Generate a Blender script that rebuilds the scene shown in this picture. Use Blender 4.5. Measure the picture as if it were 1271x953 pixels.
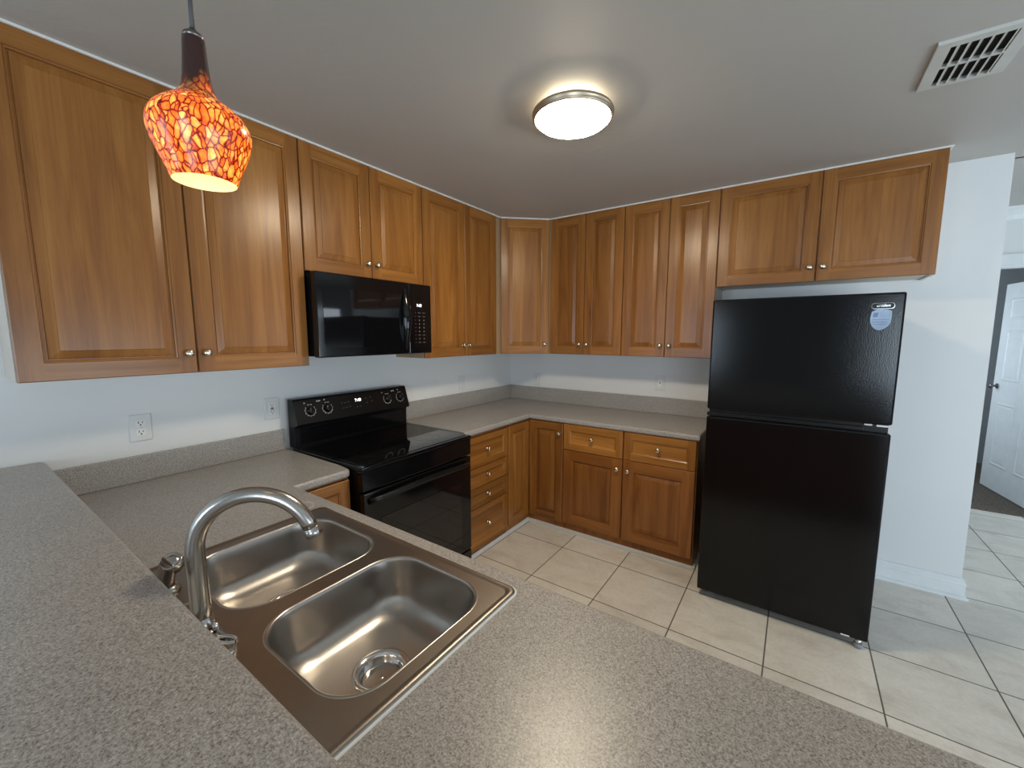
import bpy, bmesh, math, random
from mathutils import Vector, Matrix
random.seed(7)
for o in list(bpy.data.objects): bpy.data.objects.remove(o)
SC = bpy.context.scene
COL = SC.collection
PI = math.pi

# ------------------------------------------------------------------ camera, light, exposure
def camera():
    yaw, pitch, roll = math.radians(34.8056), math.radians(-6.8116), math.radians(0.0444)
    f = Vector((-math.sin(yaw)*math.cos(pitch), math.cos(yaw)*math.cos(pitch), math.sin(pitch)))
    rt = Vector((math.cos(yaw), math.sin(yaw), 0)); up = rt.cross(f)
    r = math.cos(roll)*rt + math.sin(roll)*up
    u = -math.sin(roll)*rt + math.cos(roll)*up
    cam = bpy.data.cameras.new('camera'); co = bpy.data.objects.new('camera', cam); COL.objects.link(co)
    cam.sensor_width = 36; cam.sensor_fit = 'HORIZONTAL'; cam.lens = 36*507.45/1271
    cam.clip_start = 0.02
    m = Matrix((r, u, -f)).transposed().to_4x4(); m.translation = (2.3978, -3.4242, 1.5687)
    co.matrix_world = m
    SC.camera = co
camera()
SC.view_settings.view_transform = 'Standard'; SC.view_settings.look = 'None'
SC.view_settings.gamma = 1; SC.view_settings.use_curve_mapping = False
SC.view_settings.exposure = 0.2
wd = bpy.data.worlds.new('world'); SC.world = wd; wd.use_nodes = True
wd.node_tree.nodes['Background'].inputs[0].default_value = (0.6, 0.75, 1.0, 1)
wd.node_tree.nodes['Background'].inputs[1].default_value = 0.3

def area(name, loc, target, sx, sy, power, color):
    l = bpy.data.lights.new(name, 'AREA'); l.shape = 'RECTANGLE'; l.size = sx; l.size_y = sy
    l.energy = power; l.color = color
    o = bpy.data.objects.new(name, l); COL.objects.link(o); o.location = loc
    d = Vector(target) - Vector(loc); o.rotation_euler = d.to_track_quat('-Z', 'Y').to_euler()
    return o
# daylight coming in through the glass door and the window of the living room behind the camera
area('daylight_glass_door', (4.5, -6.95, 1.1), (4.5, 0, 1.1), 2.0, 2.0, 98, (0.72, 0.87, 1.0))
area('daylight_window', (.6, -6.95, 1.5), (.6, 0, 1.5), .9, 1.2, 24, (0.70, 0.86, 1.0))
area('daylight_side_window', (6.25, -2.6, 1.15), (0, -2.6, 2.6), 2.6, 1.9, 95, (0.76, 0.90, 1.0))
area('hall_fill_light', (6.25, 1.0, 1.4), (0, 1.0, 1.4), 1.2, 1.4, 22, (0.76, 0.90, 1.0))  # added fill light out of view that brightens the hall, no window opening here
area('bedroom_fill_light', (2.75, 3.0, 1.5), (6, 3.0, 1.3), 1.2, 1.2, 14, (0.76, 0.90, 1.0))  # unseen fill added to light the near face of the open door

# ------------------------------------------------------------------ measures
ZC, ZL, ZT, ZB = 2.5366, 0.914, 2.5366, 1.4101
ZR = 0.930                     # right hand worktop
D = 0.6362
CEIL = 2.5366

# ------------------------------------------------------------------ materials
def nt(name):
    m = bpy.data.materials.new(name); m.use_nodes = True
    t = m.node_tree; b = t.nodes['Principled BSDF']
    return m, t, b
def N(t, typ, **kw):
    n = t.nodes.new(typ)
    for k, v in kw.items():
        if k.startswith('i_'): n.inputs[int(k[2:]) if k[2:].isdigit() else k[2:].replace('_', ' ')].default_value = v
        else: setattr(n, k, v)
    return n
def L(t, a, b): t.links.new(a, b)
def ramp(t, fac, stops, interp='LINEAR'):
    r = t.nodes.new('ShaderNodeValToRGB'); r.color_ramp.interpolation = interp
    e = r.color_ramp.elements
    while len(e) < len(stops): e.new(0.5)
    for el, (p, c) in zip(e, stops): el.position = p; el.color = (*c, 1)
    L(t, fac, r.inputs[0]); return r.outputs[0]
def mixc(t, fac, a, b, typ='MIX'):
    n = t.nodes.new('ShaderNodeMix'); n.data_type = 'RGBA'; n.blend_type = typ
    for s, v in ((n.inputs[0], fac), (n.inputs[6], a), (n.inputs[7], b)):
        if hasattr(v, 'links'): L(t, v, s)
        elif isinstance(v, (int, float)): s.default_value = v
        else: s.default_value = (*v, 1)
    return n.outputs[2]
def math_(t, op, a, b=None, clamp=False):
    n = t.nodes.new('ShaderNodeMath'); n.operation = op; n.use_clamp = clamp
    for s, v in ((n.inputs[0], a), (n.inputs[1], b)):
        if v is None: continue
        if hasattr(v, 'links'): L(t, v, s)
        else: s.default_value = v
    return n.outputs[0]
def bump(t, b, h, strength, dist=0.002):
    n = t.nodes.new('ShaderNodeBump'); n.inputs['Strength'].default_value = strength; n.inputs['Distance'].default_value = dist
    L(t, h, n.inputs['Height']); L(t, n.outputs[0], b.inputs['Normal'])
def noise(t, vec, scale, detail=4, rough=.5, dist=0):
    n = t.nodes.new('ShaderNodeTexNoise'); n.inputs['Scale'].default_value = scale; n.inputs['Detail'].default_value = detail
    n.inputs['Roughness'].default_value = rough; n.inputs['Distortion'].default_value = dist
    if vec is not None: L(t, vec, n.inputs['Vector'])
    return n.outputs[0]
def mapping(t, vec, scale=(1, 1, 1), loc=(0, 0, 0)):
    n = t.nodes.new('ShaderNodeMapping'); n.inputs['Scale'].default_value = scale; n.inputs['Location'].default_value = loc
    L(t, vec, n.inputs['Vector']); return n.outputs[0]
def simple(name, col, rough=.5, metal=0, spec=.5, bumpy=None, vary=.04):
    m, t, b = nt(name)
    tc = N(t, 'ShaderNodeTexCoord')
    n = noise(t, tc.outputs['Object'], 9, 3)
    c = ramp(t, n, [(.3, tuple(x*(1-vary) for x in col)), (.7, tuple(min(1, x*(1+vary)) for x in col))])
    L(t, c, b.inputs['Base Color'])
    b.inputs['Roughness'].default_value = rough; b.inputs['Metallic'].default_value = metal
    b.inputs['Specular IOR Level'].default_value = spec
    if bumpy:
        h = noise(t, tc.outputs['Object'], bumpy[0], 3); bump(t, b, h, bumpy[1], bumpy[2])
    return m
def wood(name, vertical, dark=1.0, red=1.0):
    m, t, b = nt(name)
    tc = N(t, 'ShaderNodeTexCoord'); oi = N(t, 'ShaderNodeObjectInfo')
    off = N(t, 'ShaderNodeVectorMath', operation='SCALE'); off.inputs[3].default_value = 37.0
    comb = N(t, 'ShaderNodeCombineXYZ')
    for i in range(3): L(t, oi.outputs['Random'], comb.inputs[i])
    L(t, comb.outputs[0], off.inputs[0])
    add = N(t, 'ShaderNodeVectorMath', operation='ADD'); L(t, tc.outputs['Object'], add.inputs[0]); L(t, off.outputs[0], add.inputs[1])
    v = add.outputs[0]
    s = (lambda a, l: (a, a, l)) if vertical else (lambda a, l: (l, a, a))
    g1 = noise(t, mapping(t, v, s(16, 1.1)), 1.0, 5, .55, 1.1)       # broad figure
    g2 = noise(t, mapping(t, v, s(150, 4.0)), 1.0, 3, .6, .3)        # fine pores
    g3 = noise(t, mapping(t, v, s(7, .25)), 1.0, 1, .5, 0)           # board tone
    a, bb, c = (.225, .083, .016), (.345, .143, .031), (.435, .198, .050)
    tone = lambda q: (q[0]*dark, q[1]*dark/red, q[2]*dark/red)
    base = ramp(t, g1, [(.25, tone(a)), (.52, tone(bb)), (.8, tone(c))])
    fine = ramp(t, g2, [(.3, (.72, .66, .6)), (.6, (1, 1, 1))])
    col = mixc(t, .55, base, fine, 'MULTIPLY')
    board = ramp(t, g3, [(.35, (.78, .74, .70)), (.65, (1.1, 1.1, 1.1))])
    col = mixc(t, .8, col, board, 'MULTIPLY')
    rv = ramp(t, oi.outputs['Random'], [(0, (.86, .84, .82)), (1, (1.08, 1.08, 1.08))])
    col = mixc(t, 1, col, rv, 'MULTIPLY')
    L(t, col, b.inputs['Base Color'])
    b.inputs['Roughness'].default_value = .28; b.inputs['Specular IOR Level'].default_value = .45
    bump(t, b, g2, .12, .001)
    return m
M = {}
M['wood_v'] = wood('wood_upright_grain', True); M['wood_h'] = wood('wood_level_grain', False)
M['wood_vd'] = wood('darker_wood_upright_grain', True, .98, 1.08); M['wood_hd'] = wood('darker_wood_level_grain', False, .98, 1.08)
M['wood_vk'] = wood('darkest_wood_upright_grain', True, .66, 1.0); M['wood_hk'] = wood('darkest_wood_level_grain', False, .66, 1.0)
M['wood_l'] = wood('lighter_wood_level_grain', False, 1.22, .96)
M['carcass'] = simple('pale_carcass_laminate', (.62, .56, .49), .5)
M['carcass_tan'] = simple('tan_carcass_laminate', (.42, .29, .17), .5)

def laminate(name, rings):
    m, t, b = nt(name)
    tc = N(t, 'ShaderNodeTexCoord'); v = tc.outputs['Object']
    n1 = noise(t, v, 290, 4, .75); n2 = noise(t, v, 420, 2, .5); n3 = noise(t, v, 3, 3)
    c = ramp(t, n1, [(.36, (.13, .113, .103)), (.46, (.335, .314, .297)), (.57, (.435, .415, .397)), (.68, (.66, .64, .62))])
    c2 = ramp(t, n2, [(.32, (.86, .85, .84)), (.6, (1.04, 1.04, 1.04))])
    c = mixc(t, .8, c, c2, 'MULTIPLY')
    c3 = ramp(t, n3, [(.3, (.94, .94, .94)), (.7, (1.04, 1.04, 1.04))]); c = mixc(t, .7, c, c3, 'MULTIPLY')
    for (x, y, r) in rings:                                     # worn white rings left by pots
        d = N(t, 'ShaderNodeVectorMath', operation='DISTANCE'); sx = N(t, 'ShaderNodeSeparateXYZ'); L(t, v, sx.inputs[0])
        cb = N(t, 'ShaderNodeCombineXYZ'); L(t, sx.outputs[0], cb.inputs[0]); L(t, sx.outputs[1], cb.inputs[1])
        L(t, cb.outputs[0], d.inputs[0]); d.inputs[1].default_value = (x, y, 0)
        e = math_(t, 'ABSOLUTE', math_(t, 'SUBTRACT', d.outputs['Value'], r))
        k = math_(t, 'SUBTRACT', 1.0, math_(t, 'DIVIDE', e, .0055), True)
        k = math_(t, 'MULTIPLY', k, ramp(t, noise(t, v, 30), [(.35, (0, 0, 0)), (.55, (.85, .85, .85))]))
        c = mixc(t, k, c, (.75, .73, .70))
    L(t, c, b.inputs['Base Color']); b.inputs['Roughness'].default_value = .34; b.inputs['Specular IOR Level'].default_value = .5
    bump(t, b, n2, .12, .0006)
    return m
M['laminate_bar'] = laminate('speckled_laminate', [])

def steel(name, col, rough, scale=(300, 300, 6), metal=1.0):
    m, t, b = nt(name); tc = N(t, 'ShaderNodeTexCoord')
    n = noise(t, mapping(t, tc.outputs['Object'], scale), 1, 3); n2 = noise(t, tc.outputs['Object'], 14, 4)
    c = ramp(t, n2, [(.3, tuple(x*.94 for x in col)), (.7, col)])
    L(t, c, b.inputs['Base Color']); b.inputs['Metallic'].default_value = metal
    r = ramp(t, n, [(.3, (rough*.96,)*3), (.7, (rough*1.04,)*3)]); L(t, r, b.inputs['Roughness'])
    return m
M['sink_steel'] = steel('brushed_sink_steel', (.50, .47, .44), .30, (30, 30, 30))
M['deck_steel'] = steel('worn_sink_deck_steel', (.31, .275, .24), .36, (8, 120, 120))
M['nickel'] = steel('brushed_nickel', (.48, .46, .435), .25, (25, 25, 25))
M['knob'] = steel('warm_nickel_knob', (.72, .66, .54), .22)
M['chrome'] = steel('bright_chrome', (.8, .8, .8), .12)
M['darkmetal'] = steel('tarnished_dark_metal', (.22, .20, .19), .3)
M['ringmetal'] = steel('satin_lamp_ring', (.56, .46, .34), .38)
M['black_gloss'] = simple('black_gloss_enamel', (.004, .004, .005), .10, 0, .4)
M['black_glass'] = simple('black_glass', (.004, .004, .005), .04, 0, .6)
M['black_satin'] = simple('black_satin_plastic', (.005, .005, .0055), .3, 0, .3)
M['black_dark'] = simple('matt_black', (.004, .004, .004), .7)
M['fridge'] = simple('pebbled_black_steel', (.003, .0035, .0045), .11, 0, .34, (210, .16, .0016))
M['grey_print'] = simple('grey_printing', (.42, .42, .42), .5)
M['dim_print'] = simple('dim_grey_printing', (.055, .052, .05), .3)
M['burner_print'] = simple('faint_burner_ring', (.022, .021, .021), .15)
M['white_plastic'] = simple('white_plastic', (.72, .73, .73), .35)
M['ivory'] = simple('socket_face_white', (.82, .82, .81), .35)
M['slot'] = simple('dark_slot', (.02, .02, .02), .6)
M['red_button'] = simple('red_button', (.35, .03, .03), .4)
M['caulk'] = simple('white_caulk', (.78, .77, .74), .6)
M['trimgrey'] = simple('painted_quarter_round', (.58, .58, .58), .5)
M['paint_white'] = simple('white_gloss_paint', (.80, .83, .85), .35)
M['vent_white'] = simple('white_vent_enamel', (.58, .58, .55), .4)
M['sticker'] = simple('silver_blue_sticker', (.26, .34, .47), .3, .2, .5, None, .35)
M['sticker_blue'] = simple('blue_sticker_print', (.10, .18, .33), .3)
M['cord'] = simple('grey_cord_sleeve', (.06, .06, .065), .5)
M['foot'] = simple('grey_foot', (.22, .24, .26), .5)
M['carpet'] = None
def walls():
    m, t, b = nt('wall_paint'); tc = N(t, 'ShaderNodeTexCoord')
    n = noise(t, tc.outputs['Object'], 60, 4); n2 = noise(t, tc.outputs['Object'], 1.3, 2)
    c = ramp(t, n2, [(.3, (.76, .775, .785)), (.7, (.80, .81, .815))]); L(t, c, b.inputs['Base Color'])
    b.inputs['Roughness'].default_value = .5; bump(t, b, n, .06, .002); return m
M['wall'] = walls()
M['wall_living'] = simple('living_room_paint', (.30, .29, .27), .6)
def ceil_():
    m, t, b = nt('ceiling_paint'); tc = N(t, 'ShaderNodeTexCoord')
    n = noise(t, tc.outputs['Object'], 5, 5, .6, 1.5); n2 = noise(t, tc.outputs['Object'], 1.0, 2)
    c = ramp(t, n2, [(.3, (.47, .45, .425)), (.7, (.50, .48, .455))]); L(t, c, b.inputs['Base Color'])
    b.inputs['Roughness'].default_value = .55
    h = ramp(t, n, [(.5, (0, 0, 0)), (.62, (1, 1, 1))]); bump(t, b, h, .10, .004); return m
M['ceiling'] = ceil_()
def tiles():
    m, t, b = nt('floor_tiles'); tc = N(t, 'ShaderNodeTexCoord')
    v = mapping(t, tc.outputs['Object'], (1, 1, 1), (-1.063+4*.4345, .41+20*.4345, 0))
    br = N(t, 'ShaderNodeTexBrick', offset=0, squash=1); L(t, v, br.inputs['Vector'])
    br.inputs['Scale'].default_value = 1; br.inputs['Brick Width'].default_value = .4345; br.inputs['Row Height'].default_value = .4345
    br.inputs['Mortar Size'].default_value = .0034; br.inputs['Mortar Smooth'].default_value = .1
    br.inputs['Color1'].default_value = (.9, .9, .9, 1); br.inputs['Color2'].default_value = (1.04, 1.03, 1.02, 1); br.inputs['Mortar'].default_value = (1, 1, 1, 1)
    n = noise(t, mapping(t, tc.outputs['Object'], (1, 1.6, 1)), 5, 6, .62, .8); n2 = noise(t, tc.outputs['Object'], 60, 4)
    c = ramp(t, n, [(.28, (.66, .62, .55)), (.5, (.78, .745, .68)), (.72, (.84, .815, .755))])
    c = mixc(t, 1, c, br.outputs['Color'], 'MULTIPLY')
    c = mixc(t, .35, c, ramp(t, n2, [(.3, (.8, .79, .77)), (.65, (1.05, 1.05, 1.05))]), 'MULTIPLY')
    c = mixc(t, br.outputs['Fac'], c, (.13, .115, .095)); L(t, c, b.inputs['Base Color'])
    r = ramp(t, br.outputs['Fac'], [(0, (.34,)*3), (1, (.8,)*3)]); L(t, r, b.inputs['Roughness'])
    h = math_(t, 'SUBTRACT', math_(t, 'MULTIPLY', n2, .15), br.outputs['Fac']); bump(t, b, h, .35, .002)
    return m
M['tile'] = tiles()
def carpet():
    m, t, b = nt('brown_carpet'); tc = N(t, 'ShaderNodeTexCoord')
    n = noise(t, tc.outputs['Object'], 90, 4, .7)
    c = ramp(t, n, [(.3, (.05, .04, .032)), (.7, (.24, .20, .165))]); L(t, c, b.inputs['Base Color'])
    b.inputs['Roughness'].default_value = 1; bump(t, b, n, .8, .01); return m
M['carpet'] = carpet()
def emit(name, col, strength):
    m, t, b = nt(name); tc = N(t, 'ShaderNodeTexCoord')
    b.inputs['Base Color'].default_value = (.8, .8, .8, 1)
    b.inputs['Emission Color'].default_value = (*col, 1); b.inputs['Emission Strength'].default_value = strength
    return m
M['lamp_glass'] = emit('glowing_lamp_diffuser', (1, .85, .63), 76)
M['halo'] = emit('glowing_lamp_halo_band', (1, .88, .64), 7.5)
M['digits'] = emit('lit_clock_digits', (.85, .92, 1), 3.0)
M['bulb'] = emit('glowing_bulb', (1, .85, .55), 3.2)
M['shade_in'] = emit('glowing_shade_lining', (1, .80, .45), .44)
M['shade_in'].node_tree.nodes['Principled BSDF'].inputs['Base Color'].default_value = (.55, .42, .22, 1)
def art_glass():
    m, t, b = nt('mottled_amber_glass'); tc = N(t, 'ShaderNodeTexCoord'); v = tc.outputs['Object']
    sep = N(t, 'ShaderNodeSeparateXYZ'); L(t, v, sep.inputs[0]); z = sep.outputs[2]
    nz = noise(t, v, 40, 2); nv = N(t, 'ShaderNodeVectorMath', operation='SCALE'); nv.inputs[3].default_value = .012
    nn = N(t, 'ShaderNodeTexNoise'); nn.inputs['Scale'].default_value = 45; L(t, v, nn.inputs['Vector']); L(t, nn.outputs['Color'], nv.inputs[0])
    ad = N(t, 'ShaderNodeVectorMath', operation='ADD'); L(t, mapping(t, v, (1, 1, .5)), ad.inputs[0]); L(t, nv.outputs[0], ad.inputs[1])
    vo = N(t, 'ShaderNodeTexVoronoi', feature='DISTANCE_TO_EDGE'); vo.inputs['Scale'].default_value = 122; L(t, ad.outputs[0], vo.inputs['Vector'])
    vc = N(t, 'ShaderNodeTexVoronoi'); vc.inputs['Scale'].default_value = 122; L(t, ad.outputs[0], vc.inputs['Vector'])
    sc = N(t, 'ShaderNodeSeparateColor'); L(t, vc.outputs['Color'], sc.inputs[0])
    cell = ramp(t, sc.outputs[0], [(0, (.75, .13, .012)), (.35, (.95, .27, .03)), (.7, (1, .42, .06)), (1, (1, .60, .14))])
    n3 = noise(t, v, 130, 2)
    cell = mixc(t, .6, cell, ramp(t, n3, [(.35, (.75, .35, .2)), (.6, (1.1, 1.1, 1.1))]), 'MULTIPLY')
    f1 = ramp(t, vc.outputs['Distance'], [(.0, (1.15, 1.15, 1.0)), (.35, (1.0, .95, .9)), (.62, (.9, .62, .5))])
    cell = mixc(t, 1, cell, f1, 'MULTIPLY')
    edge = ramp(t, vo.outputs['Distance'], [(.012, (.06, .009, .003)), (.05, (.60, .12, .025)), (.13, (1, 1, 1))])
    col = mixc(t, 1, cell, edge, 'MULTIPLY')
    st = noise(t, mapping(t, v, (60, 60, 5)), 1, 3)                # the neck is plum brown glass with streaks running into the bowl
    zz = math_(t, 'ADD', z, math_(t, 'MULTIPLY', math_(t, 'SUBTRACT', st, .5), .09))
    k = N(t, 'ShaderNodeMapRange'); k.inputs[1].default_value = .108; k.inputs[2].default_value = .150; L(t, zz, k.inputs[0])
    col = mixc(t, k.outputs[0], col, (.035, .012, .010))
    L(t, col, b.inputs['Base Color']); b.inputs['Roughness'].default_value = .22
    L(t, col, b.inputs['Emission Color'])
    es = math_(t, 'MULTIPLY', math_(t, 'SUBTRACT', 1, k.outputs[0]), .74); L(t, es, b.inputs['Emission Strength'])
    return m
M['art_glass'] = art_glass()

# ------------------------------------------------------------------ mesh helpers
class MB:
    def __init__(s): s.bm = bmesh.new()
    def _mark(s, geom, mat, smooth):
        for f in geom: f.material_index = mat; f.smooth = smooth
    def box(s, x0, x1, y0, y1, z0, z1, mat=0, bev=0, seg=2):
        b2 = bmesh.new()
        bmesh.ops.create_cube(b2, size=1)
        for v in b2.verts: v.co = Vector(((x0+x1)/2+v.co.x*(x1-x0), (y0+y1)/2+v.co.y*(y1-y0), (z0+z1)/2+v.co.z*(z1-z0)))
        if bev: bmesh.ops.bevel(b2, geom=list(b2.edges), offset=bev, segments=seg, affect='EDGES', profile=.5)
        s.join(b2, mat, bool(bev) and False); return s
    def join(s, b2, mat=None, smooth=None):
        vm = {v: s.bm.verts.new(v.co) for v in b2.verts}
        for f in b2.faces:
            try: nf = s.bm.faces.new([vm[v] for v in f.verts])
            except ValueError: continue
            nf.material_index = f.material_index if mat is None else mat; nf.smooth = f.smooth if smooth is None else smooth
        b2.free()
    def poly(s, pts, mat=0, smooth=False):
        f = s.bm.faces.new([s.bm.verts.new(p) for p in pts]); f.material_index = mat; f.smooth = smooth; return s
    def prism(s, pts, axis, a, b, mat=0, smooth=False):
        """extrude a 2D outline along x, y or z"""
        def P(p, q):
            return {'x': (q, p[0], p[1]), 'y': (p[0], q, p[1]), 'z': (p[0], p[1], q)}[axis]
        A = [s.bm.verts.new(P(p, a)) for p in pts]; B = [s.bm.verts.new(P(p, b)) for p in pts]
        n = len(pts); fs = [s.bm.faces.new(A), s.bm.faces.new(B[::-1])]
        for i in range(n):
            f = s.bm.faces.new([A[i], B[i], B[(i+1) % n], A[(i+1) % n]]); f.smooth = smooth; f.material_index = mat
        for f in fs: f.material_index = mat
        bmesh.ops.recalc_face_normals(s.bm, faces=s.bm.faces); return s
    def loops(s, ls, mat=0, smooth=True, close0=False, close1=False):
        """bridge equal-length vertex rings; mat may be a list per band"""
        R = [[s.bm.verts.new(p) for p in l] for l in ls]
        for k in range(len(R)-1):
            n = len(R[k])
            for i in range(n):
                f = s.bm.faces.new([R[k][i], R[k][(i+1) % n], R[k+1][(i+1) % n], R[k+1][i]]); f.smooth = smooth
                f.material_index = mat[k] if isinstance(mat, (list, tuple)) else mat
        if close0: s.bm.faces.new(R[0][::-1]).material_index = mat if isinstance(mat, int) else mat[0]
        if close1: s.bm.faces.new(R[-1]).material_index = mat if isinstance(mat, int) else mat[-1]
        return R
    def lathe(s, prof, n=32, loc=(0, 0, 0), axis='z', mat=0, smooth=True, cap=True):
        """prof: (radius, height) pairs"""
        def P(r, h, a):
            c, q = r*math.cos(a), r*math.sin(a)
            v = {'z': (c, q, h), '-y': (c, -h, q), 'x': (h, c, q)}[axis]
            return (v[0]+loc[0], v[1]+loc[1], v[2]+loc[2])
        ls = [[P(max(r, 1e-5), h, 2*PI*i/n) for i in range(n)] for r, h in prof]
        s.loops(ls, mat, smooth, cap, cap)
        bmesh.ops.recalc_face_normals(s.bm, faces=s.bm.faces); return s
    def tube(s, path, rad, n=14, mat=0, cap=True):
        pts = [Vector(p) for p in path]; rs = rad if isinstance(rad, (list, tuple)) else [rad]*len(pts)
        t0 = (pts[1]-pts[0]).normalized(); ref = Vector((0, 0, 1)) if abs(t0.z) < .9 else Vector((1, 0, 0))
        u = t0.cross(ref).normalized(); ls = []
        for i, p in enumerate(pts):
            t = (pts[min(i+1, len(pts)-1)]-pts[max(i-1, 0)]).normalized()
            u = (u - t*u.dot(t)).normalized(); w = t.cross(u)
            ls.append([p + (u*math.cos(2*PI*k/n)+w*math.sin(2*PI*k/n))*rs[i] for k in range(n)])
        s.loops(ls, mat, True, cap, cap)
        bmesh.ops.recalc_face_normals(s.bm, faces=s.bm.faces); return s
    def cells(s, xs, ys, inside, z0, z1, mat=0):
        """rectilinear slab with holes"""
        b2 = bmesh.new(); V = {}
        def vv(i, j, k):
            if (i, j, k) not in V: V[(i, j, k)] = b2.verts.new((xs[i], ys[j], z1 if k else z0))
            return V[(i, j, k)]
        nx, ny = len(xs)-1, len(ys)-1
        ok = lambda i, j: 0 <= i < nx and 0 <= j < ny and inside((xs[i]+xs[i+1])/2, (ys[j]+ys[j+1])/2)
        for i in range(nx):
            for j in range(ny):
                if not ok(i, j): continue
                b2.faces.new([vv(i, j, 1), vv(i+1, j, 1), vv(i+1, j+1, 1), vv(i, j+1, 1)])
                b2.faces.new([vv(i, j, 0), vv(i, j+1, 0), vv(i+1, j+1, 0), vv(i+1, j, 0)])
                for di, dj, a, b in ((-1, 0, (i, j+1), (i, j)), (1, 0, (i+1, j), (i+1, j+1)), (0, -1, (i, j), (i+1, j)), (0, 1, (i+1, j+1), (i, j+1))):
                    if not ok(i+di, j+dj):
                        b2.faces.new([vv(*a, 0), vv(*b, 0), vv(*b, 1), vv(*a, 1)])
        return b2
    def build(s, name, mats, parent=None, loc=(0, 0, 0), rot=(0, 0, 0), offset=None, merge=False):
        if merge: bmesh.ops.remove_doubles(s.bm, verts=s.bm.verts, dist=1e-5)
        if offset is not None: bmesh.ops.translate(s.bm, verts=s.bm.verts, vec=-Vector(offset))
        bmesh.ops.recalc_face_normals(s.bm, faces=s.bm.faces)
        me = bpy.data.meshes.new(name); s.bm.to_mesh(me); s.bm.free()
        if not isinstance(mats, (list, tuple)): mats = [mats]
        for m in mats: me.materials.append(m if not isinstance(m, str) else M[m])
        o = bpy.data.objects.new(name, me); COL.objects.link(o)
        o.location = loc; o.rotation_euler = rot
        if parent is not None: o.parent = parent
        return o
def thing(name, label, cat, loc=(0, 0, 0), rz=0, group=None):
    o = bpy.data.objects.new(name, None); COL.objects.link(o); o.empty_display_size = .1
    o.location = loc; o.rotation_euler = (0, 0, rz); o['label'] = label; o['category'] = cat
    if group: o['group'] = group
    return o
def struct(o): o['kind'] = 'structure'; return o
def rrect(x0, x1, y0, y1, r, z, n=8):
    out = []
    for cx, cy, a0 in ((x1-r, y1-r, 0), (x0+r, y1-r, 90), (x0+r, y0+r, 180), (x1-r, y0+r, 270)):
        for k in range(n+1):
            a = math.radians(a0+90*k/n); out.append((cx+r*math.cos(a), cy+r*math.sin(a), z))
    return out
def text_mesh(body, size, name, mat, parent, loc, rot, ext=.0004, align='CENTER', shear=0):
    cu = bpy.data.curves.new(name, 'FONT'); cu.body = body; cu.size = size; cu.extrude = ext; cu.align_x = align; cu.align_y = 'CENTER'; cu.shear = shear
    tmp = bpy.data.objects.new('tmp', cu); COL.objects.link(tmp)
    bpy.context.view_layer.update()
    me = bpy.data.meshes.new_from_object(tmp.evaluated_get(bpy.context.evaluated_depsgraph_get()))
    bpy.data.objects.remove(tmp); me.name = name; me.materials.clear(); me.materials.append(M[mat])
    o = bpy.data.objects.new(name, me); COL.objects.link(o); o.parent = parent; o.location = loc; o.rotation_euler = rot
    return o

# ------------------------------------------------------------------ the setting
mb = MB(); mb.box(-.12, 6.4, -7.12, 1.9, -.1, 0); struct(mb.build('floor', 'tile'))
mb = MB(); mb.box(2.6, 6.4, 1.9, 4.0, -.1, .004); struct(mb.build('floor_bedroom', 'carpet'))
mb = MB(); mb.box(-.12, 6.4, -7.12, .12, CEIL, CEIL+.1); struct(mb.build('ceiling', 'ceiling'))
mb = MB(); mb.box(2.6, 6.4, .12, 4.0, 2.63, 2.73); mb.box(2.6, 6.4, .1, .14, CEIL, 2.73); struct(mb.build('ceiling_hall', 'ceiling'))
mb = MB(); mb.box(-.12, 0, -7.12, .12, 0, CEIL); struct(mb.build('wall_left', 'wall'))
mb = MB()                                                       # the end of this wall is leaned a little to fit image coordinates
v = [(0, 0), (3.303, 0), (3.281, CEIL), (0, CEIL)]
mb.prism(v, 'y', 0, .12); mb.box(3.15, 3.281, .12, 1.9, 0, 2.63)
struct(mb.build('wall_back', 'wall'))
mb = MB(); mb.box(2.6, 3.36, 1.9, 2.0, 0, 2.63); mb.box(4.25, 6.4, 1.9, 2.0, 0, 2.63); mb.box(3.36, 4.25, 1.9, 2.0, 2.155, 2.63)
struct(mb.build('wall_hall', 'wall'))
mb = MB(); mb.box(3.27, 3.36, 1.875, 1.9, 0, 2.25); mb.box(4.25, 4.34, 1.875, 1.9, 0, 2.25); mb.box(3.36, 4.25, 1.875, 1.9, 2.155, 2.25)
mb.box(3.36, 3.38, 1.9, 2.0, 0, 2.155); mb.box(4.235, 4.25, 1.9, 2.0, 0, 2.155); mb.box(3.36, 4.25, 1.9, 2.0, 2.14, 2.155)
struct(mb.build('trim_door_casing', 'paint_white'))
mb = MB(); mb.prism([(1.9, 2.63), (1.83, 2.63), (1.835, 2.60), (1.87, 2.565), (1.88, 2.53), (1.9, 2.53)], 'x', 3.3, 6.3); struct(mb.build('trim_crown', 'paint_white'))
mb = MB(); mb.box(2.6, 6.4, 3.9, 4.0, 0, 2.63); mb.box(2.6, 2.7, 2.0, 3.9, 0, 2.63); struct(mb.build('wall_bedroom', simple('grey_bedroom_paint', (.40, .43, .45), .6)))
mb = MB(); mb.box(6.3, 6.4, -7.12, 3.9, 0, 2.63); struct(mb.build('wall_right', 'wall_living'))
mb = MB()                                                       # wall with the glass door and the window, behind the camera
mb.box(0, .15, -7.12, -7, 0, CEIL); mb.box(1.05, 3.5, -7.12, -7, 0, CEIL); mb.box(5.5, 6.3, -7.12, -7, 0, CEIL)
mb.box(.15, 1.05, -7.12, -7, 0, .9); mb.box(.15, 1.05, -7.12, -7, 2.1, CEIL); mb.box(3.5, 5.5, -7.12, -7, 2.1, CEIL)
struct(mb.build('wall_front', 'wall_living'))
mb = MB(); mb.box(0, 3.2, -3.34, -3.212, 0, 1.037); struct(mb.build('wall_bar', 'wall'))
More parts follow.
